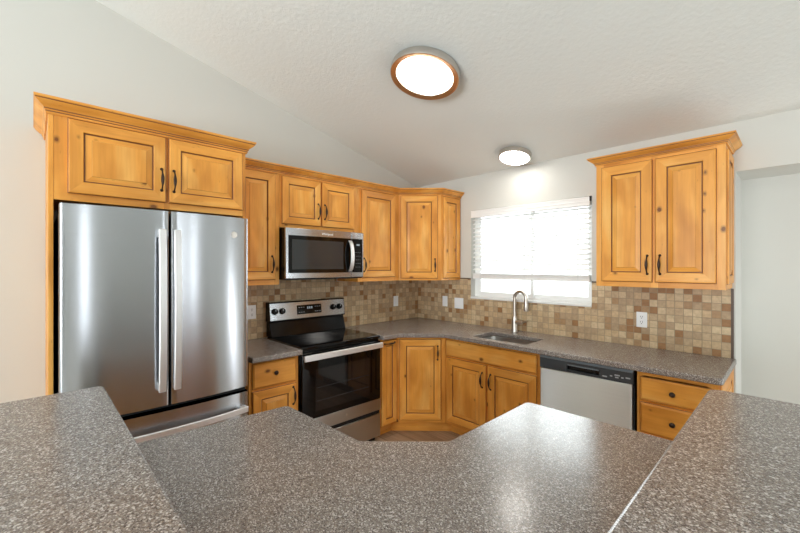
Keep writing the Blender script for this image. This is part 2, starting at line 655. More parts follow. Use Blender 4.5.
# wall with the kitchen window and the opening to the hall
WX0, WX1, WZ0, WZ1 = 0.763, 1.96, 1.186, 2.095
OPX0, OPX1, OPZ, OPD = 2.845, 4.7, 2.132, 0.37
mb = MB()
T = 0.14
mb.box(-0.14, WX0, 0, T, 0, EAVE)
mb.box(WX1, OPX0 - 0.12, 0, T, 0, EAVE)
mb.box(OPX0 - 0.12, OPX0, 0, OPD, 0, EAVE - 0.1)
mb.box(OPX0 - 0.12, OPX0, 0, T, EAVE - 0.1, EAVE)
mb.box(WX0, WX1, 0, T, 0, WZ0)
mb.box(WX0, WX1, 0, T, WZ1, EAVE)
mb.box(OPX0, OPX1, 0, OPD, OPZ, EAVE - 0.1)
mb.box(OPX0, OPX1, 0, T, EAVE - 0.1, EAVE)
mb.box(OPX1, RIGHT, 0, T, 0, EAVE)
struct('wall_window', mb, M['wall'])
struct('wall_alcove', MB().box(OPX0 - 0.12, OPX1 + 0.3, OPD, OPD + 0.12, 0, EAVE - 0.12), M['wall'])

# right wall and back wall of the large room, with window openings
def holed(m, a0, a1, z1, holes, fn):
    """strips of wall along one axis around rectangular holes (a_lo, a_hi, z_lo, z_hi)"""
    cur = a0
    for (p, q, zl, zh) in sorted(holes):
        fn(m, cur, p, 0, z1)
        if zl > 0:
            fn(m, p, q, 0, zl)
        fn(m, p, q, zh, z1)
        cur = q
    fn(m, cur, a1, 0, z1)
    return m
RH = [(-4.7, -4.3, 0.7, 2.4), (-1.3, -1.05, 0.7, 2.4), (-0.7, -0.45, 0.7, 2.4)]  # unseen slots, kept narrow so their reflections streak the fridge
m = holed(MB(), BACK, 0.0, BZ - 0.6, RH, lambda m, a, b, z0, z1: m.box(RIGHT, RIGHT + 0.14, a, b, z0, z1))
pr = [(0.0, BZ - 0.6), (0.0, EAVE), (RIDGE_Y, RZ), (BACK, BZ), (BACK, BZ - 0.6)]
n = len(pr)
m.add([(RIGHT, y, z) for y, z in pr] + [(RIGHT + 0.14, y, z) for y, z in pr],
      [tuple(range(n)), tuple(range(2 * n - 1, n - 1, -1))] + [(i, n + i, n + (i + 1) % n, (i + 1) % n) for i in range(n)])
struct('wall_right', m, M['wall'])
BH = [(1.5, 4.9, 0.5, 2.4)]
m = holed(MB(), -0.14, RIGHT + 0.14, BZ, BH, lambda m, a, b, z0, z1: m.box(a, b, BACK - 0.14, BACK, z0, z1))
struct('wall_back', m, M['wall'])

def frame_window(name, loc, rz, w, h, mullions):
    """vinyl frame in local xz plane, glass behind"""
    m = MB()
    fw, d = 0.05, 0.05
    m.box(0, w, 0, d, 0, fw)
    m.box(0, w, 0, d, h - fw, h)
    m.box(0, fw, 0, d, fw, h - fw)
    m.box(w - fw, w, 0, d, fw, h - fw)
    for x in mullions:
        m.box(x - 0.03, x + 0.03, 0, d, fw, h - fw)
    o = struct(name, m, M['white'], loc=loc, rot=(0, 0, rz))
    g = obj('glass_pane', MB().box(fw, w - fw, d * 0.45, d * 0.55, fw, h - fw), M['glass'], o, smooth=0)
    return o
frame_window('streak_window_2', (RIGHT + 0.06, -4.3, 0.7), -PI / 2, 0.4, 1.7, [])  # unseen window added for the left fridge streak
frame_window('streak_window_3', (RIGHT + 0.06, -1.05, 0.7), -PI / 2, 0.25, 1.7, [])  # added out of view, for a streak on the right fridge door
frame_window('streak_window_5', (RIGHT + 0.06, -0.45, 0.7), -PI / 2, 0.25, 1.7, [])  # added beside it, to double that streak
frame_window('soffit_window_6', (OPX1 + 0.03, OPD - 0.001, 0.02), -PI / 2, OPD - T - 0.002, 2.1, [])  # unseen pane added at the alcove end to go with the soffit lamp
frame_window('window_4', (1.5, BACK - 0.09, 0.5), 0, 3.4, 1.9, [1.13, 2.27])

# kitchen window: sliding vinyl window set back in the wall, sill
m = MB()
w, h = WX1 - WX0, WZ1 - WZ0
fo = 0.035
m.box(0, w, 0, 0.06, 0, fo)
m.box(0, w, 0, 0.06, h - fo, h)
m.box(0, fo, 0, 0.06, fo, h - fo)
m.box(w - fo, w, 0, 0.06, fo, h - fo)
win = struct('window_1', m, M['white'], loc=(WX0, 0.075, WZ0))
for x0, x1, y0 in ((fo, w * 0.545, 0.006), (w * 0.515, w - fo, 0.034)):
    s = MB()
    sw = 0.032
    s.box(x0, x1, y0, y0 + 0.022, fo, fo + sw)
    s.box(x0, x1, y0, y0 + 0.022, h - fo - sw, h - fo)
    s.box(x0, x0 + sw, y0, y0 + 0.022, fo + sw, h - fo - sw)
    s.box(x1 - sw, x1, y0, y0 + 0.022, fo + sw, h - fo - sw)
    sash = obj('sash', s, M['white'], win, smooth=0)
    obj('glass_pane', MB().box(x0 + sw, x1 - sw, y0 + 0.009, y0 + 0.013, fo + sw, h - fo - sw), M['glass'], sash, smooth=0)
struct('trim_1', MB().box(WX0 + 0.001, WX1 - 0.001, -0.012, 0.074, WZ0 - 0.004, WZ0 + 0.016), M['trim_white'], bevel=0.003)

struct('baseboard_left', MB().box(0.0, 0.014, BACK + 0.02, -3.27, 0, 0.09), M['trim_white'], bevel=0.003)
struct('baseboard_alcove', MB().box(OPX0 + 0.01, OPX1 - 0.01, OPD - 0.014, OPD, 0, 0.09), M['trim_white'], bevel=0.003)
struct('baseboard_back', MB().box(0.02, RIGHT - 0.02, BACK, BACK + 0.014, 0, 0.09), M['trim_white'], bevel=0.003)

# half wall that carries the raised bar
BARZ = 1.108
struct('wall_peninsula', MB().prism([(1.53, -3.31), (3.09, -3.31), (3.09, -1.75), (2.965, -1.75), (2.965, -3.185), (1.53, -3.185)], 0, BARZ - 0.04), M['wall'])

# ------------------------------------------------------------------ backsplash
DEF = 0.0125
def splash(name, label, loc, rz, rects):
    t = thing(name, label, 'backsplash', loc, rz)
    m = MB()
    for x0, x1, z0, z1 in rects:
        m.box(x0, x1, -0.0105, -0.001, z0, z1)
    obj('mosaic_tile', m, M['tile'], t, smooth=0)
    return t
CT = 0.914
splash('tile_backsplash', 'tan stone mosaic backsplash running behind the black range', (0, -2.262, CT), PI / 2, [(0, 2.25, 0.001, 0.455), (0.36, 1.1, 0.455, 0.50)])
ts = splash('tile_backsplash', 'tan stone mosaic backsplash running under the window to the doorway', (0.011, 0, CT), 0,
            [(0, WX0 - 0.012, 0.001, 0.468), (WX0 - 0.012, WX1 - 0.009, 0.001, WZ0 - CT - 0.006), (WX1 - 0.009, 2.812, 0.001, 0.455), (WX1 - 0.009, 2.092, 0.455, 0.468)])
for bx in ((2.812, 2.826, 0.001, 0.455), (0.62, WX0 - 0.012, 0.468, 0.480), (WX1 - 0.009, 2.092, 0.468, 0.480)):
    obj('edge_trim', MB().box(bx[0], bx[1], -0.012, -0.001, bx[2], bx[3]), M['tile_trim'], ts, smooth=0, label='dark brown stone edge strip')

# ------------------------------------------------------------------ cabinet parts
W2 = [M['wood_h'], M['wood_v'], M['glaze']]

def door_mb(w, h, t=0.02, s=0.058):
    H, V, G = 0, 1, 2
    prof = [(0, 0, H, V), (0, -(t - 0.008), H, V), (0.003, -(t - 0.0065), G, G), (0.004, -(t - 0.002), H, V), (0.008, -t, H, V),
            (s, -t, H, V), (s + 0.003, -t + 0.003, H, V), (s + 0.006, -t + 0.009, G, G), (s + 0.010, -t + 0.009, G, G),
            (s + 0.036, -t + 0.0025, H, V), (s + 0.0368, -t + 0.0015, G, G), (s + 0.039, -t + 0.0005, H, V)]
    return MB().rings(w, h, prof, V)

def drawer_mb(w, h, t=0.02):
    prof = [(0, 0, 0, 0), (0, -(t - 0.009), 0, 0), (0.002, -(t - 0.0075), 2, 2), (0.009, -(t - 0.003), 0, 0), (0.013, -t, 0, 0)]
    return MB().rings(w, h, prof, 0)

def handle(parent, x, z, horizontal=False, length=0.125, t=0.02):
    """oil-rubbed bronze pull, bowed out with a swollen twisted middle"""
    m = MB()
    n = 17
    pts, rad = [], []
    for i in range(n):
        u = i / (n - 1) * 2 - 1
        out = 0.026 * (1 - abs(u) ** 3.2) + 0.002
        pts.append((0, -out, u * length / 2))
        rad.append(0.004 + 0.0048 * max(0, 1 - (u / 0.55) ** 2))
    m.tube(pts, rad, 10)
    for sgn in (-1, 1):
        m.lathe([(0.0, 0.004), (0.006, 0.004), (0.0085, 0.0015), (0.0085, 0.0)], 12, axis='y', org=(0, 0, sgn * (length / 2 - 0.002)))
    o = obj('handle', m, M['bronze'], parent, (x, -t, z), (0, PI / 2 if horizontal else 0, 0), smooth=50, label='dark bronze pull handle')
    return o

def knob(parent, x, z, t=0.02):
    m = MB().lathe([(0.0, 0.026), (0.009, 0.025), (0.0145, 0.020), (0.0155, 0.016), (0.011, 0.011), (0.0055, 0.008), (0.0055, 0.003), (0.009, 0.0), (0.0, 0.0)], 20, axis='y')
    return obj('knob', m, M['bronze'], parent, (x, -t, z), (0, 0, 0), smooth=50, label='dark bronze knob')

def door(parent, x0, x1, z0, z1, hx=None, hz=None, horizontal=False, **kw):
    d = obj('door', door_mb(x1 - x0, z1 - z0, **kw), W2, parent, (x0, -0.0005, z0), smooth=0)
    if hx is not None:
        handle(d, hx - x0, hz - z0, horizontal)
    return d

def drawer(parent, x0, x1, z0, z1, kx=None, kz=None, name='drawer'):
    d = obj(name, drawer_mb(x1 - x0, z1 - z0), W2, parent, (x0, -0.0005, z0), smooth=0)
    if kx is not None:
        knob(d, kx - x0, kz - z0)
    return d

def frame_mb(w, z0, z1, stiles, rails, t=0.019):
    """face frame: stiles [(x0,x1)] full height, rails [(x0,x1,z0,z1)]"""
    m = MB()
    for a, b in stiles:
        m.box(a, b, 0, t, z0, z1, 1)
    for a, b, c, d in rails:
        m.box(a, b, 0.0003, t, c, d, 0)
    return m

def carcass(parent, w, depth, z0, z1, open_top=False, toe=0.0):
    m = MB()
    t = 0.016
    y0 = 0.0195
    m.box(0, t, y0, depth, z0, z1, 1)
    m.box(w - t, w, y0, depth, z0, z1, 1)
    m.box(t, w - t, y0, depth, z0 + 0.004, z0 + 0.004 + t, 0)
    if not open_top:
        m.box(t, w - t, y0, depth, z1 - t, z1, 0)
    m.box(t, w - t, depth - 0.006, depth, z0 + 0.02, z1 - t, 1)
    if open_top:
        o = obj('side_panel', MB().box(0, t, y0, depth, z0, z1, 1), W2, parent, smooth=0)
        obj('side_panel', MB().box(w - t, w, y0, depth, z0, z1, 1), W2, parent, smooth=0)
        obj('bottom_panel', MB().box(t, w - t, y0, depth, z0 + 0.004, z0 + 0.004 + t, 0), W2, parent, smooth=0)
        obj('back_panel', MB().box(t, w - t, depth - 0.006, depth, z0 + 0.02, z1 - t, 1), W2, parent, smooth=0)
    else:
        o = obj('cabinet_body', m, W2, parent, smooth=0)
    if toe:
        obj('toe_kick', MB().box(0, w, 0.075, 0.09, 0, z0), M['wood_h'], parent, smooth=0)
    return o

CROWN_M = [0, 0, 2, 0, 2, 0, 0, 0, 2, 0, 0]
def crown_prof(zb, zt, out=0.052):
    h = zt - zb
    p = [(0.0005, zb), (0.007, zb), (0.010, zb + 0.12 * h), (0.010, zb + 0.19 * h), (0.015, zb + 0.27 * h), (0.0155, zb + 0.34 * h),
         (0.02, zb + 0.42 * h), (0.033, zb + 0.56 * h), (out - 0.005, zb + 0.76 * h), (out - 0.005, zb + 0.82 * h), (out, zb + 0.86 * h), (out, zt), (0.0005, zt)]
    return p
CROWN_M = [0, 0, 2, 0, 2, 0, 0, 0, 2, 0, 0, 0, 0]

G_UP, G_LOW = 'alder wall cabinets', 'alder base cabinets'
ZB, ZT = 1.374, 2.252
FX = 0.329

# --- cabinet over the fridge with full-height side panels
x0y = -3.243
fc = thing('refrigerator_cabinet', 'tall honey alder surround with two doors above the french door fridge', 'cabinet', (0.56, x0y, 0), PI / 2)
W = 0.974
obj('side_panel', MB().box(0, 0.02, 0.0005, 0.558, 0, 2.285), M['wood_v'], fc, smooth=0, bevel=0.0015)
obj('side_panel', MB().box(W - 0.02, W, 0.0005, 0.558, 0, 2.285), M['wood_v'], fc, smooth=0, bevel=0.0015)
m = MB()
m.box(0.0265, W - 0.0205, 0.0205, 0.558, 1.855, 1.875)
m.box(0.0265, W - 0.0205, 0.0205, 0.558, 2.262, 2.28)
m.box(0.0265, W - 0.0205, 0.55, 0.556, 1.876, 2.261)
obj('cabinet_body', m, M['wood_h'], fc, smooth=0)
obj('face_frame', frame_mb(W, 1.85, 2.285, [(0.0205, 0.092), (0.497, 0.527), (W - 0.055, W - 0.0205)], [(0.092, 0.497, 1.85, 1.90), (0.527, W - 0.055, 1.85, 1.90), (0.092, 0.497, 2.23, 2.285), (0.527, W - 0.055, 2.23, 2.285)]), W2, fc, smooth=0)
door(fc, 0.072, 0.506, 1.886, 2.266, 0.482, 2.015, s=0.06)
door(fc, 0.519, 0.950, 1.886, 2.266, 0.545, 2.015, s=0.06)
m = sweep_profile(MB(), [(0, 0.556), (0, 0), (W, 0), (W, 0.165)], crown_prof(2.27, 2.345, 0.052), CROWN_M)
obj('crown_moulding', m, W2, fc, smooth=0)

# --- wall cabinets along the left wall
def upper(label, y0, y1, z0, z1, loc=None, rz=PI / 2, name='wall_cabinet'):
    t = thing(name, label, 'cabinet', loc or (FX, y0, z0), rz, G_UP)
    carcass(t, y1 - y0, FX - 0.002, 0, z1 - z0)
    return t
def zz(z, base): return z - base

y0, y1 = -2.266, -1.916
c = upper('narrow alder wall cabinet between the fridge surround and the microwave', y0, y1, ZB, ZT)
w = y1 - y0
obj('face_frame', frame_mb(w, 0, ZT - ZB, [(0, 0.03), (w - 0.04, w)], [(0.03, w - 0.04, 0, 0.04), (0.03, w - 0.04, ZT - ZB - 0.045, ZT - ZB)]), W2, c, smooth=0)
door(c, 0.018, w - 0.036, 0.038, 0.853, w - 0.066, 0.158)

y0, y1 = -1.914, -1.152
zb = 1.822
c = upper('short two-door alder wall cabinet directly above the microwave', y0, y1, zb, ZT)
w = y1 - y0
hh = ZT - zb
obj('face_frame', frame_mb(w, 0, hh, [(0, 0.03), (w / 2 - 0.02, w / 2 + 0.02), (w - 0.055, w)], [(0.03, w / 2 - 0.02, 0, 0.04), (w / 2 + 0.02, w - 0.055, 0, 0.04), (0.03, w / 2 - 0.02, hh - 0.045, hh), (w / 2 + 0.02, w - 0.055, hh - 0.045, hh)]), W2, c, smooth=0)
door(c, 0.014, 0.364, 0.026, 0.403, 0.338, 0.152, s=0.055)
door(c, 0.374, 0.714, 0.026, 0.403, 0.401, 0.152, s=0.055)

y0, y1 = -1.150, -0.632
c = upper('single-door alder wall cabinet between the microwave and the corner cabinet', y0, y1, ZB, ZT)
w = y1 - y0
obj('face_frame', frame_mb(w, 0, ZT - ZB, [(0, 0.05), (w - 0.06, w)], [(0.05, w - 0.06, 0, 0.04), (0.05, w - 0.06, ZT - ZB - 0.045, ZT - ZB)]), W2, c, smooth=0)
door(c, 0.034, w - 0.058, 0.038, 0.853, 0.060, 0.155)

# --- diagonal corner wall cabinet
D = 0.63
R45 = PI / 4
cc = thing('corner_wall_cabinet', 'diagonal alder corner wall cabinet beside the window', 'cabinet', (FX, -D, ZB), R45, G_UP)
def loc45(p, org):
    dx, dy = p[0] - org[0], p[1] - org[1]
    c_, s_ = math.cos(R45), math.sin(R45)
    return (dx * c_ + dy * s_, -dx * s_ + dy * c_)
org = (FX, -D)
poly = [loc45(p, org) for p in [(0.004, -D + 0.001), (FX - 0.013, -D + 0.001), (D - 0.001, -FX + 0.013), (D - 0.001, -0.004), (0.004, -0.004)]]
obj('cabinet_body', MB().prism(poly, 0, ZT - ZB), M['wood_v'], cc, smooth=0)
wd = (D - FX) * math.sqrt(2)
obj('face_frame', frame_mb(wd, 0, ZT - ZB, [(0.001, 0.03), (wd - 0.045, wd - 0.001)], [(0.03, wd - 0.045, 0, 0.035), (0.03, wd - 0.045, ZT - ZB - 0.045, ZT - ZB)], t=0.008), W2, cc, smooth=0)
door(cc, 0.02, wd - 0.032, 0.02, 0.853, wd - 0.06, 0.155, t=0.02)
# decorative end panel facing the window (local frame turned so its front looks along +x of the room)
ep = obj('end_panel', door_mb(0.27, ZT - ZB - 0.045, 0.012, 0.05), W2, cc, loc45((D, -0.30), org) + (0.02,), (0, 0, PI / 2 - R45), smooth=0)

# crown over the left run and the corner cabinet
m = sweep_profile(MB(), [(FX, -2.262), (FX, -D), (D, -FX), (D, -0.004)], crown_prof(2.236, 2.298, 0.052), CROWN_M)
tag(obj('crown_moulding', m, W2, smooth=0), 'stepped alder crown moulding along the left wall cabinets and round the corner cabinet', 'moulding')

# --- wall cabinet right of the window
ux0, ux1 = 2.106, 2.829
c = upper('two-door alder wall cabinet hanging between the window and the doorway', ux0, ux1, ZB, ZT, (ux0, -FX, ZB), 0)
w = ux1 - ux0
hh = ZT - ZB
obj('face_frame', frame_mb(w, 0, hh, [(0, 0.05), (w / 2 - 0.02, w / 2 + 0.02), (w - 0.055, w)], [(0.05, w / 2 - 0.02, 0, 0.045), (w / 2 + 0.02, w - 0.055, 0, 0.045), (0.05, w / 2 - 0.02, hh - 0.045, hh), (w / 2 + 0.02, w - 0.055, hh - 0.045, hh)]), W2, c, smooth=0)
door(c, 0.039, 0.353, 0.035, 0.85, 0.325, 0.152, s=0.062)
door(c, 0.367, 0.682, 0.035, 0.85, 0.396, 0.152, s=0.062)
obj('end_panel', door_mb(0.28, hh - 0.06, 0.01, 0.05), W2, c, (w + 0.0005, 0.03, 0.03), (0, 0, PI / 2), smooth=0)
m = sweep_profile(MB(), [(0, FX - 0.003), (0, 0), (w, 0), (w, FX - 0.003)], crown_prof(0.872, 0.926, 0.05), CROWN_M)
obj('crown_moulding', m, W2, c, smooth=0)

# --- base cabinets
BF = 0.60
def base(label, loc, rz, w, name='base_cabinet', depth=BF - 0.003, open_top=False):
    t = thing(name, label, 'cabinet', loc, rz, G_LOW)
    carcass(t, w, depth, 0.10, 0.874, open_top, toe=0.1)
    return t
y0, y1 = -2.264, -1.903
c = base('alder base cabinet with one drawer between the fridge and the range', (BF, y0, 0), PI / 2, y1 - y0)
w = y1 - y0
obj('face_frame', frame_mb(w, 0.1, 0.874, [(0, 0.035), (w - 0.035, w)], [(0.035, w - 0.035, 0.1, 0.14), (0.035, w - 0.035, 0.67, 0.70), (0.035, w - 0.035, 0.84, 0.874)]), W2, c, smooth=0)
drawer(c, 0.018, w - 0.022, 0.692, 0.862, 0.178, 0.782)
door(c, 0.018, w - 0.022, 0.125, 0.677, w - 0.048, 0.59)

y0, y1 = -1.115, -0.916
c = base('slim alder pull-out base cabinet between the range and the corner cabinet', (BF, y0, 0), PI / 2, y1 - y0)
w = y1 - y0
obj('face_frame', frame_mb(w, 0.1, 0.874, [(0, 0.02), (w - 0.02, w)], [(0.02, w - 0.02, 0.1, 0.13), (0.02, w - 0.02, 0.84, 0.874)]), W2, c, smooth=0)
door(c, 0.010, w - 0.012, 0.118, 0.862, (w - 0.002) / 2, 0.835, True, s=0.045)

cb = thing('corner_base_cabinet', 'diagonal single-door alder base cabinet in the corner under the counter', 'cabinet', (BF, -0.915, 0), R45, G_LOW)
org = (BF, -0.915)
poly = [loc45(p, org) for p in [(0.004, -0.914), (BF - 0.012, -0.914), (0.914, -BF + 0.012), (0.914, -0.004), (0.004, -0.004)]]
obj('cabinet_body', MB().prism(poly, 0.1, 0.874), M['wood_v'], cb, smooth=0)
poly = [loc45(p, org) for p in [(0.004, -0.914), (BF - 0.075, -0.914), (0.914, -BF + 0.075), (0.914, -0.004), (0.004, -0.004)]]
obj('toe_kick', MB().prism(poly, 0.0, 0.099), M['wood_h'], cb, smooth=0)
wd = (0.915 - BF) * math.sqrt(2)
obj('face_frame', frame_mb(wd, 0.1, 0.874, [(0.001, 0.03), (wd - 0.04, wd - 0.001)], [(0.03, wd - 0.04, 0.1, 0.135), (0.03, wd - 0.04, 0.84, 0.874)], t=0.008), W2, cb, smooth=0)
door(cb, 0.027, wd - 0.042, 0.125, 0.858, wd - 0.074, 0.735)

x0, x1 = 0.918, 1.812
c = base('wide two-door alder sink base cabinet below the sink', (x0, -BF, 0), 0, x1 - x0, open_top=True)
w = x1 - x0
obj('face_frame', frame_mb(w, 0.1, 0.874, [(0, 0.04), (w / 2 - 0.015, w / 2 + 0.015), (w - 0.035, w)],
    [(0.04, w / 2 - 0.015, 0.1, 0.14), (w / 2 + 0.015, w - 0.035, 0.1, 0.14), (0.04, w / 2 - 0.015, 0.69, 0.72), (w / 2 + 0.015, w - 0.035, 0.69, 0.72), (0.04, w / 2 - 0.015, 0.84, 0.874), (w / 2 + 0.015, w - 0.035, 0.84, 0.874)]), W2, c, smooth=0)
drawer(c, 0.010, w - 0.022, 0.716, 0.858, name='false_drawer_front')
door(c, 0.020, 0.434, 0.125, 0.702, 0.400, 0.575, s=0.062)
door(c, 0.450, w - 0.022, 0.125, 0.702, 0.480, 0.575, s=0.062)

x0, x1 = 2.436, 2.826
c = base('alder base cabinet with a stack of drawers at the counter end', (x0, -BF, 0), 0, x1 - x0)
w = x1 - x0
obj('face_frame', frame_mb(w, 0.1, 0.874, [(0, 0.03), (w - 0.045, w)], [(0.03, w - 0.045, 0.1, 0.13)] + [(0.03, w - 0.045, z, z + 0.025) for z in (0.28, 0.49, 0.685, 0.848)]), W2, c, smooth=0)
for z0_, z1_ in ((0.702, 0.842), (0.505, 0.688), (0.302, 0.49), (0.122, 0.287)):
    drawer(c, 0.019, w - 0.026, z0_, z1_, 0.186, (z0_ + z1_) / 2)
obj('end_panel', door_mb(0.56, 0.745, 0.012, 0.06), W2, c, (w + 0.0005, 0.02, 0.115), (0, 0, PI / 2), smooth=0)

# --- worktops
def slab(name, pts, z0, z1, label, cat, bevel=0.007, hole=None):
    bm = bmesh.new()
    if hole is None:
        bm.faces.new([bm.verts.new((x, y, z1)) for x, y in pts])
    else:
        hx0, hx1, hy0, hy1, yf, yb = hole
        left = [p for p in pts if p[0] < hx0]
        right = [p for p in pts if p[0] > hx1]
        li = [p for p in left]
        A = li + [(hx0, yf), (hx0, hy0), (hx0, hy1), (hx0, yb)]
        B = [(hx1, yf)] + right + [(hx1, yb), (hx1, hy1), (hx1, hy0)]
        for poly in (A, [(hx0, yf), (hx1, yf), (hx1, hy0), (hx0, hy0)], [(hx0, hy1), (hx1, hy1), (hx1, yb), (hx0, yb)], B):
            bm.faces.new([bm.verts.new((x, y, z1)) for x, y in poly])
        bmesh.ops.remove_doubles(bm, verts=bm.verts, dist=1e-5)
    r = bmesh.ops.extrude_face_region(bm, geom=list(bm.faces))
    vs = [g for g in r['geom'] if isinstance(g, bmesh.types.BMVert)]
    bmesh.ops.translate(bm, verts=vs, vec=(0, 0, z0 - z1))
    bmesh.ops.recalc_face_normals(bm, faces=bm.faces)
    me = bpy.data.meshes.new(name)
    bm.to_mesh(me)
    bm.free()
    me.materials.append(M['counter'])
    o = bpy.data.objects.new(name, me)
    C.objects.link(o)
    b = o.modifiers.new('bevel', 'BEVEL')
    b.width = bevel
    b.segments = 3
    b.limit_method = 'ANGLE'
    b.angle_limit = math.radians(50)
    me.shade_smooth()
    me.set_sharp_from_angle(angle=math.radians(30))
    return tag(o, label, cat)

slab('countertop', round_poly([(0.0, -2.262), (0.653, -2.262), (0.653, -1.892), (0.0, -1.892)], [0, 0, 0.012, 0]), 0.876, CT,
     'short speckled grey-brown countertop between the fridge and the range', 'countertop')
SX0, SX1, SY0, SY1 = 1.175, 1.672, -0.566, -0.240
pts = [(0.0, 0.0), (0.0, -1.117)] + round_poly([(0.653, -1.117), (0.653, -0.937), (0.937, -0.653)], [0.01, 0, 0]) + \
      round_poly([(2.862, -0.653), (2.862, -0.001)], [0, 0])
rc = round_poly([(2.0, -0.648), (2.85, -0.648), (2.85, 0.0)], [0, 0.03, 0])
pts = [(0.0, 0.0), (0.0, -1.117), (0.653, -1.117), (0.653, -0.937), (0.937, -0.65)] + [p for p in rc if p[0] > 2.7 and p != rc[0]]
slab('countertop', pts, 0.876, CT, 'long speckled grey-brown countertop holding the sink under the window', 'countertop', hole=(SX0, SX1, SY0, SY1, -0.65, 0.0))
pts = round_poly([(1.555, -3.183), (2.963, -3.183), (2.963, -1.70), (2.287, -1.708), (2.29, -2.262), (2.076, -2.482), (1.59, -2.50)], [0, 0, 0, 0.028, 0.02, 0.02, 0.028])
slab('countertop', pts, 0.876, CT, 'low speckled peninsula countertop with a notched angled front, inside the raised bars', 'countertop')
pts = round_poly([(1.475, -3.55), (3.34, -3.55), (3.34, -1.66), (2.918, -1.66), (2.918, -3.121), (1.475, -3.121)], [0.03, 0.3, 0.03, 0.035, 0, 0.022])
slab('bar_top', pts, BARZ - 0.038, BARZ, 'raised speckled bar top wrapping round the outside of the low peninsula counter', 'countertop')

# peninsula base
pc = thing('peninsula_cabinet', 'alder base cabinets carrying the low peninsula countertop', 'cabinet', (0, 0, 0))
body = [(1.60, -3.175), (2.955, -3.175), (2.955, -1.745), (2.325, -1.745), (2.325, -2.285), (2.095, -2.525), (1.62, -2.53)]
obj('cabinet_body', MB().prism(body, 0.1, 0.874), M['wood_v'], pc, smooth=0)
toe = [(1.65, -3.17), (2.95, -3.17), (2.95, -1.80), (2.41, -1.80), (2.40, -2.32), (2.13, -2.60), (1.65, -2.60)]
obj('toe_kick', MB().prism(toe, 0.0, 0.099), M['wood_h'], pc, smooth=0)

# ------------------------------------------------------------------ refrigerator
fr = thing('refrigerator', 'stainless french door refrigerator with bottom freezer in the alder surround', 'refrigerator', (0.725, -3.212, 0), PI / 2)
FW = 0.86
obj('case', MB().box(0.006, FW - 0.006, 0.0, 0.69, 0.03, 1.775), M['steel_dark'], fr, bevel=0.004)
FE, FB = 0.088, 0.036          # door thickness at the edges, extra bulge in the middle
def bulge(x):
    u = (x - FW / 2) / (FW / 2)
    return FE + FB * (1 - abs(u) ** 2.5)
def curved_panel(x0, x1, z0, z1, n=14, r=0.008):
    m = MB()
    xs = [x0 + (x1 - x0) * i / n for i in range(n + 1)]
    out = [(x, -bulge(x)) for x in xs]
    out[0] = (x0, -(bulge(x0) - r))
    out[-1] = (x1, -(bulge(x1) - r))
    out.insert(1, (x0 + r * 0.3, -(bulge(x0) - r * 0.3)))
    out.insert(2, (x0 + r, -bulge(x0 + r)))
    out.insert(-1, (x1 - r, -bulge(x1 - r)))
    out.insert(-1, (x1 - r * 0.3, -(bulge(x1) - r * 0.3)))
    out = sorted(out)
    poly = [(x0, -0.008)] + out + [(x1, -0.008)]
    return m.prism(poly, z0, z1)
def fridge_handle(parent, x, z0, z1, hor=False, xe=None):
    m = MB()
    n = 14
    pts = []
    for i in range(n + 1):
        u = i / n * 2 - 1
        if not hor:
            pts.append((x, -(bulge(x) + 0.040 + 0.016 * (1 - u * u)), z0 + (z1 - z0) * i / n))
        else:
            xx = x + (xe - x) * i / n
            pts.append((xx, -(bulge(xx) + 0.040 + 0.010 * (1 - u * u)), z0))
    if not hor:
        m.bar(pts, (1, 0, 0), 0.034, (0, 1, 0), 0.014)
        for z in (z0 + 0.02, z1 - 0.02):
            m.box(x - 0.013, x + 0.013, -(bulge(x) + 0.042), -bulge(x) + 0.004, z - 0.02, z + 0.02)
    else:
        m.bar(pts, (0, 0, 1), 0.034, (0, 1, 0), 0.014)
        for xx in (x + 0.02, xe - 0.02):
            m.box(xx - 0.02, xx + 0.02, -(bulge(xx) + 0.042), -bulge(xx) + 0.004, z0 - 0.013, z0 + 0.013)
    return obj('handle', m, M['steel_bright'], parent, bevel=0.004)
SPL = 0.432
dl = obj('door', curved_panel(0.002, SPL - 0.004, 0.792, 1.803), M['steel'], fr, smooth=40)
fridge_handle(dl, SPL - 0.042, 0.875, 1.705)
dr = obj('door', curved_panel(SPL + 0.004, FW - 0.002, 0.792, 1.803), M['steel'], fr, smooth=40)
fridge_handle(dr, SPL + 0.026, 0.875, 1.705)
fd = obj('freezer_drawer', curved_panel(0.002, FW - 0.002, 0.09, 0.762), M['steel'], fr, smooth=40)
fridge_handle(fd, 0.02, 0.668, 0.668, True, FW - 0.02)
obj('gasket', MB().box(0.01, FW - 0.01, -0.06, -0.0, 0.755, 0.80), M['gap'], fr, smooth=0, label='black gasket strip')
obj('toe_grille', MB().box(0.02, FW - 0.02, -0.03, 0.0, 0.012, 0.075), M['black'], fr, smooth=0)
for x in (0.06, FW - 0.06):
    obj('hinge_cover', MB().box(x - 0.04, x + 0.04, -0.06, 0.06, 1.7752, 1.795), M['steel_dark'], fr, bevel=0.004)
for x in (0.05, FW - 0.05):
    obj('foot', MB().lathe([(0, 0), (0.02, 0), (0.02, 0.029), (0, 0.029)], 16, org=(x, 0.06, 0)), M['black'], fr)
# round maker's badge with a raised rim and an interlaced script
ex, ez = 3.212 - 2.446, 1.70
em = MB()
em.lathe([(0.0, 0.002), (0.015, 0.002), (0.0165, 0.0035), (0.0185, 0.0035), (0.0195, 0.0), (0, 0.0)], 32, axis='y')
for sx, ph in ((-0.005, 0), (0.006, PI)):
    cpts = [(sx + 0.0058 * math.cos(a + ph), -0.003, 0.0075 * math.sin(a + ph)) for a in [0.4 + i * 0.42 for i in range(13)]]
    em.tube(cpts, 0.0011, 6)
eb = obj('badge', em, M['nickel'], fr, (ex, -bulge(ex) - 0.0005, ez), (0, 0, math.radians(-5)), smooth=40)

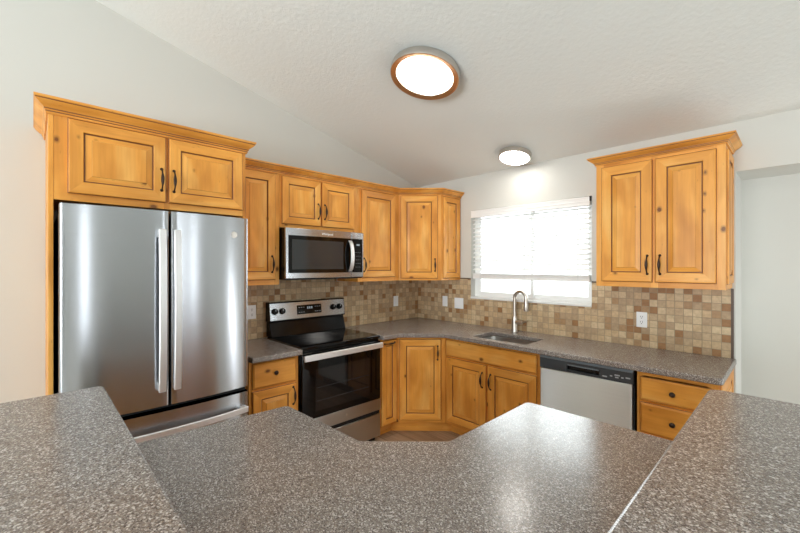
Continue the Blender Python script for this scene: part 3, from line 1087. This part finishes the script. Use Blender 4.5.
# ------------------------------------------------------------------ range
rg = thing('range', 'freestanding black and stainless electric range with smooth glass cooktop', 'range', (0.615, -1.884, 0), PI / 2)
RW = 0.762
obj('body', MB().box(0.002, RW - 0.002, 0.025, 0.585, 0.045, 0.893), M['black'], rg, bevel=0.003)
ck = obj('cooktop', MB().box(0.0, RW, 0.0, 0.575, 0.8935, 0.921), M['black_glass'], rg, bevel=0.008, seg=3)
for bx, by, br_ in ((0.2, 0.16, 0.115), (0.56, 0.16, 0.09), (0.2, 0.42, 0.075), (0.56, 0.42, 0.1)):
    m = MB()
    for r in (br_, br_ * 0.62):
        m.lathe([(r - 0.002, 0.0), (r - 0.002, 0.0005), (r, 0.0005), (r, 0.0)], 40)
    obj('burner_ring', m, M['ring'], ck, (bx, by, 0.921))
# backguard: black riser and a leaning stainless control panel
m = MB()
m.add([(0.006, 0.500, 0.921), (RW - 0.006, 0.500, 0.921), (RW - 0.006, 0.545, 1.055), (0.006, 0.545, 1.055), (0.006, 0.598, 0.921), (RW - 0.006, 0.598, 0.921), (RW - 0.006, 0.598, 1.055), (0.006, 0.598, 1.055)],
      [(0, 1, 2, 3), (5, 4, 7, 6), (0, 4, 5, 1), (3, 2, 6, 7), (0, 3, 7, 4), (1, 5, 6, 2)])
m.add([(0.0, 0.520, 1.050), (RW, 0.520, 1.050), (RW, 0.537, 1.212), (0.0, 0.537, 1.212), (0.0, 0.600, 1.050), (RW, 0.600, 1.050), (RW, 0.600, 1.212), (0.0, 0.600, 1.212)],
      [(0, 1, 2, 3), (5, 4, 7, 6), (0, 4, 5, 1), (3, 2, 6, 7), (0, 3, 7, 4), (1, 5, 6, 2)])
bgd = obj('backguard', m, M['black'], rg, bevel=0.005)
TILT = math.atan2(0.017, 0.162)
cp = obj('control_panel', MB().box(0.004, RW - 0.006, -0.004, 0.0, -0.072, 0.072), M['steel'], rg, (0, 0.5285, 1.131), (-TILT, 0, 0), bevel=0.003)
dp = obj('display', MB().box(0.252, 0.498, -0.007, -0.0042, -0.038, 0.042), M['black_glass'], cp, bevel=0.002)
for i in range(3):
    obj('digit', MB().box(0, 0.011, -0.0078, -0.0071, 0, 0.020), M['digit'], dp, (0.352 + i * 0.02, 0, 0.006), smooth=0)
for x in (0.268, 0.29, 0.312, 0.428, 0.45, 0.474):
    for z in (-0.022, 0.02):
        obj('key_mark', MB().box(0, 0.012, -0.0076, -0.0071, 0, 0.004), M['mark'], dp, (x, 0, z), smooth=0)
for x in (0.046, 0.113, 0.624, 0.694):
    k = obj('control_knob', MB().lathe([(0, 0.024), (0.020, 0.024), (0.0225, 0.021), (0.024, 0.004), (0.027, 0.0), (0, 0)], 28, axis='y'), M['black'], cp, (x, -0.0042, 0.003), smooth=40)
    obj('pointer_mark', MB().box(-0.0015, 0.0015, -0.0247, -0.0241, 0.002, 0.018), M['mark'], k, smooth=0)
# oven door: black glass face over a stainless lower band
od = obj('oven_door', MB().box(0.004, RW - 0.004, -0.005, 0.024, 0.375, 0.872), M['black_glass'], rg, bevel=0.004)
obj('door_window', MB().box(0.115, RW - 0.125, -0.0062, -0.0052, 0.425, 0.745), M['window_glass'], od, smooth=0)
for z in (0.50, 0.60):
    obj('oven_rack', MB().box(0.125, RW - 0.135, -0.0068, -0.0064, 0, 0.004), M['ring'], od, (0, 0, z), smooth=0)
obj('steel_band', MB().box(0.004, RW - 0.004, -0.007, 0.0, 0.277, 0.374), M['steel_low'], od, bevel=0.002)
m = MB()
m.bar([(0.004 + (RW - 0.012) * i / 10, -0.040 - 0.003 * (1 - (i / 5 - 1) ** 2), 0.842) for i in range(11)], (0, 0, 1), 0.046, (0, 1, 0), 0.016)
for x in (0.03, RW - 0.03):
    m.box(x - 0.018, x + 0.018, -0.038, -0.0045, 0.828, 0.856)
obj('handle', m, M['steel_bright'], od, bevel=0.004)
obj('badge', MB().lathe([(0, 0.002), (0.008, 0.002), (0.010, 0.0), (0, 0)], 20, axis='y'), M['nickel'], od, (RW / 2 + 0.02, -0.0072, 0.326))
obj('storage_drawer', MB().box(0.004, RW - 0.004, -0.004, 0.024, 0.05, 0.243), M['steel_low'], rg, bevel=0.004)
obj('drawer_gap', MB().box(0.006, RW - 0.006, 0.008, 0.0245, 0.2435, 0.2765), M['gap'], rg, smooth=0)
obj('plinth', MB().box(0.02, RW - 0.02, 0.05, 0.55, 0.0, 0.0448), M['black'], rg, smooth=0)

# ------------------------------------------------------------------ microwave
MZ = 1.408
mwv = thing('microwave', 'stainless over-the-range microwave under the short alder cabinet', 'microwave', (0.392, -1.905, MZ), PI / 2)
MW, MH = 0.756, 0.408
obj('case', MB().box(0.0, MW, 0.0, 0.378, 0.004, MH), M['black'], mwv, bevel=0.003)
md = obj('door', MB().box(0.0, 0.622, -0.022, -0.0005, 0.012, MH - 0.001), M['steel'], mwv, bevel=0.004)
cpn = obj('control_panel', MB().box(0.625, MW, -0.022, -0.0005, 0.012, MH - 0.001), M['steel'], mwv, bevel=0.004)
obj('door_glass', MB().box(0.022, 0.6215, -0.0232, -0.0222, 0.055, 0.350), M['black_glass'], md, bevel=0.0004)
obj('window_screen', MB().box(0.052, 0.535, -0.0242, -0.0234, 0.085, 0.318), M['mw_glass'], md, smooth=0)
m = MB()
pts = []
for i in range(13):
    u = i / 12 * 2 - 1
    pts.append((0.603, -0.026 - 0.040 * (1 - u * u) ** 0.7, 0.198 + u * 0.135))
m.bar(pts, (1, 0, 0), 0.034, (0, 1, 0), 0.014)
obj('handle', m, M['steel_bright'], md, bevel=0.003)
obj('key_panel', MB().box(0.6255, MW - 0.014, -0.0234, -0.0222, 0.055, 0.350), M['black_glass'], cpn, bevel=0.0004)
obj('display', MB().box(0.676, 0.710, -0.0242, -0.0235, 0.290, 0.305), M['digit'], cpn, smooth=0)
for r in range(5):
    for q in range(3):
        obj('key_mark', MB().box(0, 0.006, -0.0241, -0.0235, 0, 0.003), M['mark'], cpn, (0.668 + q * 0.022, 0, 0.10 + r * 0.032), smooth=0)
me = text_mesh('Whirlpool', 0.026)
me.materials.append(M['plate'])
o = bpy.data.objects.new('brand_lettering', me)
C.objects.link(o)
o.parent = md
o.location = (0.375, -0.0225, 0.374)
o.rotation_euler = (PI / 2, 0, 0)
obj('vent_grille', MB().box(0.03, MW - 0.03, 0.02, 0.34, 0.0, 0.0038), M['dark_plastic'], mwv, smooth=0)

# ------------------------------------------------------------------ dishwasher
dw = thing('dishwasher', 'stainless dishwasher with dark control strip under the long countertop', 'dishwasher', (1.822, -0.61, 0), 0)
DW = 0.606
obj('case', MB().box(0.004, DW - 0.004, 0.006, 0.55, 0.1, 0.868), M['black'], dw, smooth=0)
dd = obj('door', MB().box(0.004, DW - 0.012, -0.022, 0.005, 0.115, 0.783), M['steel_dw'], dw, bevel=0.004)
obj('side_gasket', MB().box(DW - 0.011, DW - 0.001, -0.006, 0.005, 0.115, 0.783), M['gap'], dw, smooth=0)
m = MB()
px0, px1, pz0, pz1 = 0.195, 0.408, 0.800, 0.836
m.box(0.002, px0, -0.024, 0.005, 0.786, 0.856)
m.box(px1, DW - 0.006, -0.024, 0.005, 0.786, 0.856)
m.box(px0, px1, -0.024, 0.005, 0.786, pz0)
m.box(px0, px1, -0.024, 0.005, pz1, 0.856)
cpd = obj('control_panel', m, M['dark_plastic'], dw, smooth=0)
obj('handle_pocket', MB().box(px0 + 0.0005, px1 - 0.0005, -0.004, 0.004, pz0, pz1 - 0.0005), M['black'], cpd, smooth=0)
obj('pocket_handle', MB().box(px0 + 0.006, px1 - 0.006, -0.028, -0.0245, pz1 - 0.004, pz1 + 0.004), M['lip_plastic'], cpd, bevel=0.001)
obj('top_lip', MB().box(0.002, DW - 0.006, -0.028, 0.005, 0.8565, 0.8735), M['lip_plastic'], dw, bevel=0.004)
for x, w_, z in ((0.425, 0.028, 0.802), (0.47, 0.014, 0.812), (0.497, 0.03, 0.822), (0.50, 0.02, 0.808), (0.535, 0.014, 0.812), (0.56, 0.026, 0.816)):
    obj('key_mark', MB().box(0, w_, -0.0249, -0.0241, 0, 0.008), M['mark'], cpd, (x, 0, z), smooth=0)
obj('toe_panel', MB().box(0.004, DW - 0.004, 0.05, 0.07, 0.0, 0.0995), M['black'], dw, smooth=0)

# ------------------------------------------------------------------ sink and faucet
sk = thing('kitchen_sink', 'stainless undermount single bowl sink set in the long countertop', 'sink', ((SX0 + SX1) / 2, (SY0 + SY1) / 2, 0.6995))
sw, sd, dep = (SX1 - SX0) / 2 + 0.004, (SY1 - SY0) / 2 + 0.004, 0.175
def rrect(a, b, r):
    return round_poly([(-a, -b), (a, -b), (a, b), (-a, b)], r, 6)
loops = [(rrect(sw + 0.012, sd + 0.006, 0.04), dep), (rrect(sw, sd, 0.035), dep), (rrect(sw - 0.002, sd - 0.002, 0.035), dep - 0.01), (rrect(sw - 0.012, sd - 0.012, 0.035), 0.03), (rrect(sw - 0.03, sd - 0.03, 0.03), 0.008), (rrect(0.05, 0.05, 0.049), 0.0)]
m = MB()
n = len(loops[0][0])
vv = [(x, y, z) for lp, z in loops for x, y in lp]
ff = [(i * n + k, i * n + (k + 1) % n, (i + 1) * n + (k + 1) % n, (i + 1) * n + k) for i in range(len(loops) - 1) for k in range(n)]
ff.append(tuple((len(loops) - 1) * n + k for k in range(n)))
m.add(vv, ff)
b = obj('bowl', m, M['sink_steel'], sk, smooth=50)
sm = b.modifiers.new('thickness', 'SOLIDIFY')
sm.thickness = 0.0015
obj('drain', MB().lathe([(0, 0.003), (0.02, 0.003), (0.03, 0.006), (0.043, 0.006), (0.045, 0.002), (0, 0.002)], 28), M['nickel'], sk, smooth=40)

fa = thing('faucet', 'brushed nickel gooseneck pull-down faucet standing behind the sink', 'faucet', (1.312, -0.085, CT))
obj('base', MB().lathe([(0, 0.0), (0.028, 0.0), (0.028, 0.006), (0.027, 0.012), (0.025, 0.10), (0.021, 0.14), (0.0, 0.14)], 28), M['nickel'], fa, smooth=40)
m = MB()
pts = [(0, 0, 0.13), (0, 0, 0.20), (0, 0, 0.26), (0.0, 0, 0.31)]
R = 0.062
for i in range(1, 13):
    a = PI - i * (PI + 0.12) / 12
    pts.append((R + R * math.cos(a), 0, 0.31 + R * math.sin(a)))
m.tube(pts, 0.015, 16)
spout_dir = math.radians(-8)
obj('neck', m, M['nickel'], fa, rot=(0, 0, spout_dir), smooth=50)
m = MB()
e = Vector(pts[-1])
d = (Vector(pts[-1]) - Vector(pts[-2])).normalized()
m.tube([e - d * 0.005, e + d * 0.004, e + d * 0.03, e + d * 0.09, e + d * 0.105], [0.014, 0.017, 0.019, 0.024, 0.021], 18)
obj('spray_head', m, M['nickel'], fa, rot=(0, 0, spout_dir), smooth=50)
m = MB()
m.tube([(0.015, 0, 0.088), (0.082, 0, 0.090)], 0.0185, 16)
m.tube([(0.078, 0, 0.091), (0.10, 0, 0.098), (0.135, -0.004, 0.108)], [0.010, 0.009, 0.007], 10)
obj('handle', m, M['nickel'], fa, rot=(0, 0, spout_dir), smooth=50)

# ------------------------------------------------------------------ window blind
bl = thing('window_blind', 'white two-inch slat blind lowered most of the way over the kitchen window', 'blind', (0.778, 0.0, 0))
BW = 1.17
m = MB()
m.box(0, BW, -0.022, -0.010, 2.016, 2.088)
m.box(0, BW, -0.026, -0.022, 2.075, 2.088)
m.box(0, BW, -0.025, -0.022, 2.016, 2.026)
m.box(0, BW, -0.025, -0.022, 2.046, 2.052)
obj('valance', m, M['slat'], bl, smooth=0, bevel=0.0015)
obj('head_rail', MB().box(0.006, BW - 0.006, 0.0, 0.05, 2.03, 2.085), M['white'], bl, smooth=0)
obj('valance_clip', MB().box(BW, BW + 0.006, -0.024, 0.0, 2.05, 2.088), M['slot'], bl, smooth=0, label='grey bracket at the valance end')
zs = [2.0 - i * 0.0425 for i in range(13)]
tl = math.radians(24)
for z in zs:
    s = MB()
    n = 4
    pr = [(-0.025 + 0.05 * i / n, 0.0018 * (1 - (2 * i / n - 1) ** 2)) for i in range(n + 1)]
    v, f = [], []
    for x in (0.008, BW - 0.008):
        v += [(x, y, q + 0.0014) for y, q in pr] + [(x, y, q - 0.0014) for y, q in reversed(pr)]
    k = 2 * (n + 1)
    f = [(i, (i + 1) % k, k + (i + 1) % k, k + i) for i in range(k)] + [tuple(range(k - 1, -1, -1)), tuple(range(k, 2 * k))]
    s.add(v, f)
    obj('slat', s, M['slat'], bl, (0, 0.025, z), (tl, 0, 0), smooth=30)
m = MB()
for i in range(7):
    m.box(0.008, BW - 0.008, 0.0, 0.05, 1.414 + i * 0.0042, 1.4172 + i * 0.0042)
obj('stacked_slats', m, M['slat'], bl, smooth=0)
obj('bottom_rail', MB().box(0.006, BW - 0.006, 0.0, 0.05, 1.387, 1.413), M['slat'], bl, bevel=0.003)
for x in (0.10, BW / 2, BW - 0.10):
    m = MB()
    for y in (-0.0015, 0.0515):
        m.box(x - 0.002, x + 0.002, y - 0.0007, y + 0.0007, 1.40, 2.03)
    obj('ladder_cord', m, M['cord'], bl, smooth=0)

# ------------------------------------------------------------------ ceiling lights
TL = math.atan(SL)               # lights follow the slope
def ceil_pt(x, y):
    return (x, y, EAVE - SL * y)
def clight(label, x, y, r, h, dome):
    t = thing('ceiling_light', label, 'light', ceil_pt(x, y), 0)
    t.rotation_euler = (-TL, 0, 0)
    if not dome:
        obj('metal_ring', MB().lathe([(0, -0.001), (r * 0.93, -0.001), (r * 0.985, -0.006), (r, -0.012), (r, -h + 0.006), (r * 0.99, -h), (r * 0.965, -h - 0.002), (r * 0.83, -h + 0.008), (r * 0.80, -h + 0.02), (r * 0.80, -0.006), (0, -0.006)], 64, mat=0), [M['nickel'], M['ring_face']], t, smooth=30)
        rf = t.children[0].data
        for p in rf.polygons:
            if p.center.z < -h + 0.013 and math.hypot(p.center.x, p.center.y) < r * 0.98:
                p.material_index = 1
        obj('diffuser', MB().lathe([(0, -h + 0.006), (r * 0.5, -h + 0.007), (r * 0.798, -h + 0.011), (r * 0.798, -h + 0.02), (0, -h + 0.02)], 64), M['lamp'], t, smooth=30)
    else:
        obj('metal_ring', MB().lathe([(0, -0.001), (r * 0.93, -0.001), (r, -0.006), (r * 0.985, -0.044), (r * 0.95, -0.048), (r * 0.90, -0.046), (r * 0.88, -0.01), (0, -0.01)], 48), M['nickel'], t, smooth=30)
        obj('diffuser', MB().lathe([(0, -h), (r * 0.3, -h + 0.003), (r * 0.6, -h + 0.014), (r * 0.8, -h + 0.024), (r * 0.875, -0.044), (r * 0.875, -0.012), (0, -0.012)], 48), M['lamp_dome'], t, smooth=60)
    return t
clight('large round flush ceiling light with wide nickel ring on the sloped ceiling', 1.409, -1.411, 0.231, 0.055, False)
clight('small domed flush ceiling light close to the wall above the window', 1.395, -0.225, 0.140, 0.075, True)

# ------------------------------------------------------------------ outlets and switches
G_O = 'wall outlets and switches'
def plate(name, label, cat, loc, rz, gangs, kind):
    t = thing(name, label, cat, loc, rz, G_O)
    w = 0.07 + 0.046 * (gangs - 1)
    obj('cover_plate', MB().box(-w / 2, w / 2, -0.006, 0.0, -0.057, 0.057), M['plate'], t, bevel=0.002)
    for g in range(gangs):
        cx = (g - (gangs - 1) / 2) * 0.046
        if kind == 'outlet':
            for z in (-0.020, 0.020):
                s = obj('socket', MB().lathe([(0, 0.0085), (0.0155, 0.0085), (0.017, 0.007), (0.017, 0.006), (0, 0.006)], 20, axis='y'), M['plate'], t, (cx, 0, z), smooth=30)
                m = MB()
                m.box(-0.0075, -0.0050, -0.0089, -0.0086, -0.002, 0.009)
                m.box(0.0050, 0.0075, -0.0089, -0.0086, -0.002, 0.009)
                m.box(-0.003, 0.003, -0.0089, -0.0086, -0.011, -0.006)
                obj('slot', m, M['slot'], s, smooth=0)
        else:
            obj('rocker', MB().box(cx - 0.0165, cx + 0.0165, -0.0095, -0.0062, -0.033, 0.033), M['plate'], t, bevel=0.0015)
    return t
plate('wall_outlet', 'white outlet on the tile behind the short counter beside the fridge', 'outlet', (0.0105, -2.0, 1.139), PI / 2, 1, 'outlet')
plate('light_switch', 'single white wall switch on the tile right of the range', 'switch', (0.0105, -0.373, 1.128), PI / 2, 1, 'switch')
plate('light_switch', 'single white wall switch on the tile under the corner wall cabinet', 'switch', (0.425, -0.0105, 1.132), 0, 1, 'switch')
plate('light_switch', 'double white wall switch on the tile just left of the window', 'switch', (0.616, -0.0105, 1.122), 0, 2, 'switch')
plate('wall_outlet', 'white outlet on the tile below the two-door cabinet by the doorway', 'outlet', (2.317, -0.0105, 1.117), 0, 1, 'outlet')
